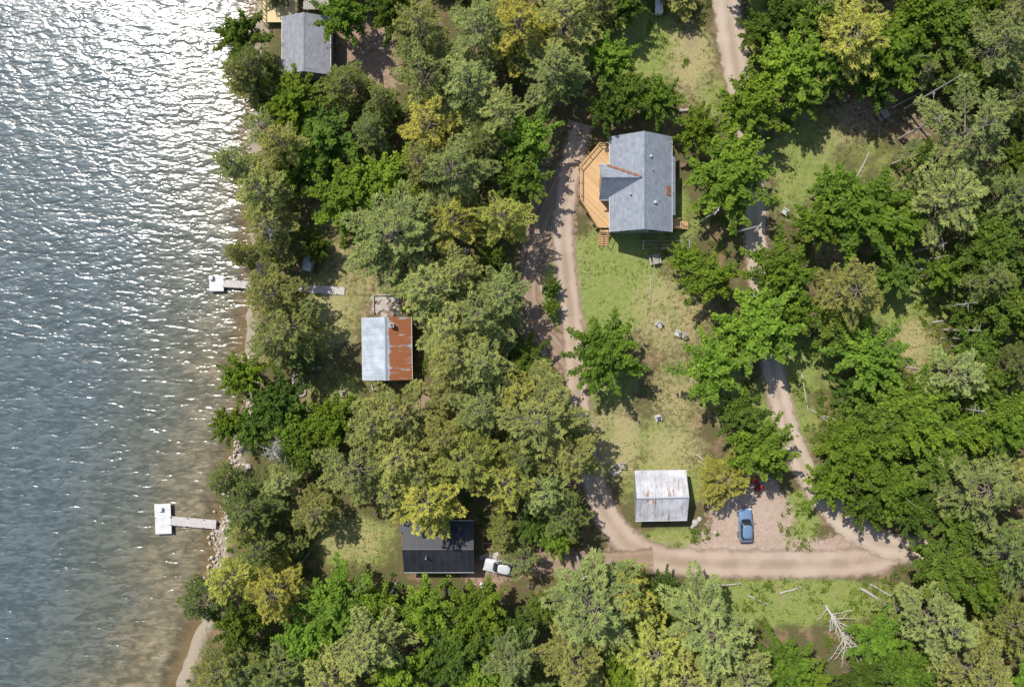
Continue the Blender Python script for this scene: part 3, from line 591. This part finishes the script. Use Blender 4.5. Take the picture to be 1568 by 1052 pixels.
# ---------------------------------------------------------------- vehicles
def car(nm,px,py,rot,paint,L=4.4,Wd=1.8):
    x,y=W(px,py,.8);e=empty(nm,x,y,.01,rot);hl=L/2;hw=Wd/2
    def ring(yy,w,z0,z1,n=16,p=3.2):
        an=np.arange(n)*2*math.pi/n+math.pi/n;c_=np.cos(an);s_=np.sin(an)
        return np.stack([np.sign(c_)*np.abs(c_)**(2/p)*w,np.full(n,yy),(z0+z1)/2+np.sign(s_)*np.abs(s_)**(2/p)*(z1-z0)/2],1)
    mb=MB();mb.loft([ring(hl*a_,hw*b_,z0,z1) for a_,b_,z0,z1 in [(-1,.72,.42,.8),(-.97,.9,.3,.93),(-.85,.98,.22,1.0),(-.4,1,.2,1.0),(.1,1,.2,.99),(.45,1,.2,.95),(.75,.97,.22,.86),(.92,.88,.28,.76),(.985,.74,.35,.66)]])
    mb.obj('body',[paint],e,True)
    def rr(y0,y1,w0,w1,z,n=16):
        an=np.arange(n)*2*math.pi/n+math.pi/n;c_=np.cos(an);s_=np.sin(an);c_=np.sign(c_)*np.abs(c_)**.5;s_=np.sign(s_)*np.abs(s_)**.5
        yy=(y0+y1)/2+s_*(y1-y0)/2;ww=np.where(s_>0,w1,w0);return np.stack([c_*ww,yy,np.full(n,z)],1)
    mb=MB();mb.loft([rr(-hl*.9,hl*.42,hw*.86,hw*.84,.9),rr(-hl*.8,hl*.2,hw*.78,hw*.76,1.25),rr(-hl*.72,hl*.08,hw*.7,hw*.68,1.44)]);mb.obj('windows',[M_glass],e,True)
    mb=MB();mb.loft([rr(-hl*.73,hl*.09,hw*.71,hw*.69,1.435),rr(-hl*.7,hl*.05,hw*.69,hw*.66,1.485),rr(-hl*.5,-hl*.1,hw*.4,hw*.4,1.51)])
    for s_ in(-1,1):
        mb.tube((s_*hw*.8,hl*.33,.97),(s_*hw*.68,hl*.07,1.45),.04,.04,5);mb.tube((s_*hw*.82,-hl*.84,.97),(s_*hw*.7,-hl*.71,1.45),.05,.05,5);mb.tube((s_*hw*.86,-hl*.2,.97),(s_*hw*.71,-hl*.2,1.45),.035,.035,5)
        mb.box((s_*hw*1.06,hl*.24,1.0),(.18,.12,.13))
    mb.obj('roof_panel',[paint],e,True)
    mb=MB()
    for sx_ in(-1,1):
        for q in(.62,-.6):mb.tube((sx_*(hw-.21),hl*q,.33),(sx_*(hw+.005),hl*q,.33),.33,.33,16,0,True);mb.tube((sx_*(hw-.1),hl*q,.33),(sx_*(hw+.015),hl*q,.33),.19,.17,12,1,True)
    mb.obj('wheels',[M_rub,M_metal],e)
    mb=MB()
    for s_ in(-1,1):mb.box((s_*hw*.66,hl*.93,.68),(.36,.2,.14),0,0);mb.box((s_*hw*.74,-hl*.965,.8),(.24,.1,.2),0,1)
    mb.box((0,hl*.985,.42),(.9,.06,.16),0,2);mb.obj('lamps',[M_white,M_red,M_dark],e,bevel=.03)
    return e
def paint(n,c):
    t=NT(n);t.fin(c,.25);t.b.inputs['Coat Weight'].default_value=.6;t.b.inputs['Metallic'].default_value=.25;return t.mat
car('parked_car',1142,804,math.radians(1),paint('blue_car_paint',(.19,.29,.44)),4.5,1.82)
car('parked_car',764,868,math.radians(80),paint('white_car_paint',(.7,.72,.74)),4.2,1.78)
x,y=W(1157,740);e=empty('red_atv',x,y,0,.5);mb=MB();mb.box((0,0,.55),(.5,1.5,.22));mb.box((0,.65,.72),(1.0,.5,.12));mb.box((0,-.6,.72),(1.05,.6,.12));mb.box((0,.3,.8),(.35,.4,.2));mb.obj('body',[M_red],e,bevel=.05)
mb=MB();mb.box((0,-.3,.85),(.34,.8,.14));mb.tube((-.4,.35,1.05),(.4,.35,1.05),.03,.03,6);mb.tube((0,.45,.7),(0,.35,1.05),.03,.03,6)
for a_ in(-.45,.45):
    for b_ in(-.6,.62):mb.tube((a_-.13,b_,.28),(a_+.13,b_,.28),.28,.28,12,0,True)
mb.obj('seat_and_wheels',[M_dark],e)
x,y=W(417,742);e=empty('rowboat',x,y,.05,math.radians(-25));mb=MB();rg=[]
for k in range(11):
    q=k/10;w=[.42,.5,.56,.6,.62,.61,.58,.5,.38,.22,.04][k]*1.05;an=np.linspace(0,math.pi,9);z=.5*(1-.1*q)
    top=np.stack([np.cos(an)*w,np.full(9,-1.3+2.7*q),np.sin(an)**.8*z*(.55+.45*min(1,w/.5))],1);rg.append(np.vstack([top,[[0,-1.3+2.7*q,.0]]]))
mb.loft(rg,0);mb.box((0,.05,.53),(.06,2.3,.08),0,1);mb.obj('hull',[M_white,M_metal],e,True)
x,y=W(1009,11,1);e=empty('utility_trailer',x,y,0,0);mb=MB();mb.box((0,0,.85),(.95,1.8,.7),0,0);mb.box((0,.0,1.22),(1.0,1.85,.06),0,0);mb.tube((0,-.9,.5),(0,-1.7,.45),.04,.04,6,1)
for a_ in(-.55,.55):mb.tube((a_-.08,0,.3),(a_+.08,0,.3),.3,.3,12,1,True)
mb.obj('trailer_body',[M_white,M_dark],e,bevel=.03)
# ---------------------------------------------------------------- furniture
def chair(px,py,rot,m=M_chair,nm='adirondack_chair'):
    x,y=W(px,py);e=empty(nm,x,y,0,rot);mb=MB()
    for k in range(5):mb.box((0,-.2+.11*k,.36-.02*k),(.55,.09,.03))
    for k in range(5):mb.box((-.23+.115*k,-.36,.68),(.1,.04,.75),0,0,-.3)
    for s_ in(-1,1):
        mb.box((s_*.34,0,.56),(.13,.75,.03));mb.box((s_*.32,.3,.28),(.07,.07,.55));mb.box((s_*.3,-.3,.2),(.05,.5,.09),0,0,.4)
    mb.obj('chair_slats',[m],e)
def table(px,py,rot):
    x,y=W(px,py);e=empty('picnic_table',x,y,0,rot);mb=MB()
    for k in range(5):mb.box((-.3+.15*k,0,.75),(.13,1.3,.04))
    for s_ in(-1,1):
        mb.box((s_*.65,0,.45),(.24,1.3,.04));
        mb.box((0,s_*.45,.4),(1.4,.05,.09))
        for q in(-1,1):mb.tube((q*.25,s_*.45,.74),(q*.55,s_*.45,0),.045,.045,4)
    mb.obj('table_boards',[M_wood],e)
def firepit(px,py):
    x,y=W(px,py);e=empty('fire_pit',x,y);mb=MB()
    for k in range(12):
        a_=k*.5236;mb.box((math.cos(a_)*.55,math.sin(a_)*.55,.12),(.27,.2,.26),a_+1.57+rnd(-.1,.1))
    mb.obj('stones',[M_rock],e,bevel=.04);mb=MB()
    for k in range(5):mb.tube((math.cos(k)*.35,math.sin(k)*.35,.06),(-math.cos(k)*.3,-math.sin(k)*.3,.16),.05,.04,6)
    mb.obj('burnt_logs',[M_dark],e)
chair(1008,497,2.5);chair(1036,510,1.2);chair(1046,513,.6,M_wood);chair(1007,640,3.5);chair(1200,325,1.0);chair(482,557,.7);chair(487,564,2.4);chair(479,565,-.7);chair(524,602,1.4,M_wood);chair(575,592,.2)
table(1002,398,.2);table(458,585,.3);firepit(462,600);chair(452,575,1,M_wood);firepit(945,717);chair(952,712,1.5,M_wood);chair(940,723,-1,M_wood);chair(785,772,.4);chair(712,386,1);chair(832,540,.5,M_wood);table(1350,177,.6);chair(832,442,.2)
x,y=W(747,825);e=empty('raised_garden_bed',x,y);mb=MB()
for a_ in(-.65,.65):mb.box((a_,0,.2),(.06,2.7,.4))
for b_ in(-1.32,-.45,.45,1.32):mb.box((0,b_,.2),(1.24,.06,.38))
mb.obj('bed_frame',[M_woodn],e);mb=MB();mb.box((0,0,.14),(1.2,2.5,.25));mb.obj('bed_soil',[simple('soil',(.1,.06,.04),.95)],e)
mb=MB()
for k in range(5):mb.box((*W(738+rnd(-4,22),850+rnd(-4,4)),.03+.01*k),(.7,.5,.05),rnd(0,1))
mb.obj('paving_slabs',[M_conc])
def barrel(px,py,m):
    x,y=W(px,py);e=empty('rain_barrel',x,y);mb=MB();an=np.arange(12)*math.pi/6
    mb.loft([np.stack([np.cos(an)*r,np.sin(an)*r,np.full(12,z)],1) for r,z in((.26,0),(.3,.3),(.3,.6),(.26,.88),(.2,.9))]);mb.obj('barrel',[m],e,True)
barrel(738,893,M_white);barrel(752,899,M_white);barrel(690,905,M_white)
def pole(px,py,h,lx=0,ly=0,arm=0.0):
    x,y=W(px,py);e=empty('utility_pole',x,y);mb=MB();mb.tube((0,0,-.2),(lx,ly,h),.15,.1,10,0,True);mb.box((lx,ly,h-.5),(1.2,.1,.12),arm)
    for q in(-.5,.5):mb.tube((lx+q*math.cos(arm),ly+q*math.sin(arm),h-.44),(lx+q*math.cos(arm),ly+q*math.sin(arm),h-.25),.05,.04,6,1)
    mb.obj('pole_and_crossarm',[simple('pole_wood',(.4,.37,.33),.8),M_metal],e);return np.array([x+lx,y+ly,h-.25])
p1=pole(1072,340,8,0,0,1.0);p2=pole(1122,357,8.5,.6,-.5,.9);p3=pole(882,846,10,0,0,.2)
def wire(a_,b_):
    mb=MB();P=[a_+(b_-a_)*k/14-np.array([0,0,1.0*4*(k/14)*(1-k/14)]) for k in range(15)]
    for k in range(14):mb.tube(P[k],P[k+1],.018,.018,4)
    mb.obj('power_line',[M_dark])
wire(p1,p2);wire(p1,np.array([hx+3.5,hy-1,4.2]))
x,y=W(1015,378);e=empty('clothesline',x,y);mb=MB()
for q in(-3,3):mb.tube((q,0,0),(q,0,2.0),.05,.05,6);mb.box((q,0,2.0),(.07,1.2,.07))
for q in(-.5,0,.5):mb.tube((-3,q,2.0),(3,q,2.0),.012,.012,4)
mb.obj('posts_and_lines',[M_metal],e)
def log(px,py,L,rot,r=.17,m=M_dead):
    x,y=W(px,py);o=MB();n=8
    d=np.array([math.cos(rot),math.sin(rot),0])
    for k in range(6):
        p0=np.array([x,y,r])+d*(k/6-.5)*L+np.array([0,math.sin(k*1.3)*.05,0]);p1=np.array([x,y,r])+d*((k+1)/6-.5)*L+np.array([0,math.sin((k+1)*1.3)*.05,0]);o.tube(p0,p1,r*(1-.06*k),r*(1-.06*(k+1)),n,0,k in(0,5))
    for k in range(3):
        p=np.array([x,y,r])+d*rnd(-.4,.4)*L;o.tube(p,p+np.array([rnd(-.4,.4),rnd(-.4,.4),rnd(.1,.4)]),.04,.02,5)
    o.obj('fallen_log',[m])
for a_ in[(996,440,3.0,1.5,.06),(470,850,4.5,.95,.14),(1345,917,5.5,-.55,.22),(1352,905,4,-.5,.15),(1066,915,3.5,-.9,.15),(600,905,3.2,1.1,.18),(606,912,3,1.25,.15),(592,915,2.6,.8,.15),(1048,170,1.6,.1,.22),(1076,703,2.2,-.6,.16),(1080,712,2.4,-.5,.14),(906,848,3,-1.2,.1),(1286,645,5,-.3,.12),(1532,660,6,-.4,.13),(1100,895,6,.05,.12),(930,865,2,1,.1),(1210,903,3,.3,.12),(1425,410,6,.2,.13),(1480,520,7,-.05,.13),(1455,490,5,.15,.11),(1300,635,4,.5,.1),(1395,150,6,.5,.13),(1320,255,4,1.1,.1),(1260,640,4,-.6,.12),(1160,918,3,-.4,.1),(1380,560,5,-.2,.12),(1232,600,5,-1.4,.1)]:log(*a_)
x,y=W(1262,925);e=empty('fallen_dead_tree',x,y);mb=MB();random.seed(3)
base=np.array([0,0,.5]);d=np.array([.5,-.86,.03]);mb.tube(base,base+d*7.5,.17,.05,8,0,True)
for k in range(34):
    tt=rnd(.02,.95);p=base+d*7.5*tt;a_=rnd(-2.5,.6);L=rnd(1.0,4.0);q=p+np.array([math.cos(a_)*L,math.sin(a_)*L,rnd(.1,1.3)]);mb.tube(p,q,.055,.02,5)
    for j in range(4):
        s_=rnd(.3,.95);p2_=p+(q-p)*s_;mb.tube(p2_,p2_+np.array([rnd(-1,1),rnd(-1,1),rnd(-.1,.4)]),.028,.01,4)
mb.obj('trunk_and_limbs',[simple('bleached_wood',(.5,.46,.41),.85,.25)],e)
for px,py,r in[(1064,800,.5),(1071,795,.35),(1060,806,.3),(1095,815,.3),(380,715,.5)]:
    x,y=W(px,py);mb=MB();an=np.arange(10)*math.pi/5;j=np.array([rnd(.8,1.15) for _ in range(10)])
    mb.loft([np.stack([x+np.cos(an)*r*s_*j,y+np.sin(an)*r*s_*j,np.full(10,r*z_)],1) for s_,z_ in((1,-.2),(1.05,.3),(.85,.65),(.4,.85))]);mb.obj('boulder',[M_rock],smooth=True)
# ---------------------------------------------------------------- light & camera
el=math.radians(52);dx,dy=-.65,.76
sd_=Vector((-dx*math.cos(el),-dy*math.cos(el),-math.sin(el)))
L=bpy.data.lights.new('sun','SUN');L.energy=5.0;L.angle=math.radians(.6);L.color=(1,.95,.87)
so=bpy.data.objects.new('sun',L);so.rotation_euler=sd_.to_track_quat('-Z','Y').to_euler();so.location=(0,0,60);S.collection.objects.link(so)
w=bpy.data.worlds.new('World');S.world=w;w.use_nodes=True;nt=w.node_tree;sk=nt.nodes.new('ShaderNodeTexSky');sk.sky_type='NISHITA';sk.sun_disc=False;sk.sun_elevation=el;sk.sun_rotation=math.atan2(dx,dy)
bg=nt.nodes['Background'];bg.inputs[1].default_value=.15;nt.links.new(sk.outputs[0],bg.inputs[0])
cd=bpy.data.cameras.new('camera');cd.lens=24;cd.sensor_width=36;cd.clip_end=5000;cam=bpy.data.objects.new('camera',cd);cam.location=(0,0,H);S.collection.objects.link(cam);S.camera=cam
S.view_settings.view_transform='Standard';S.view_settings.look='None';S.view_settings.exposure=0
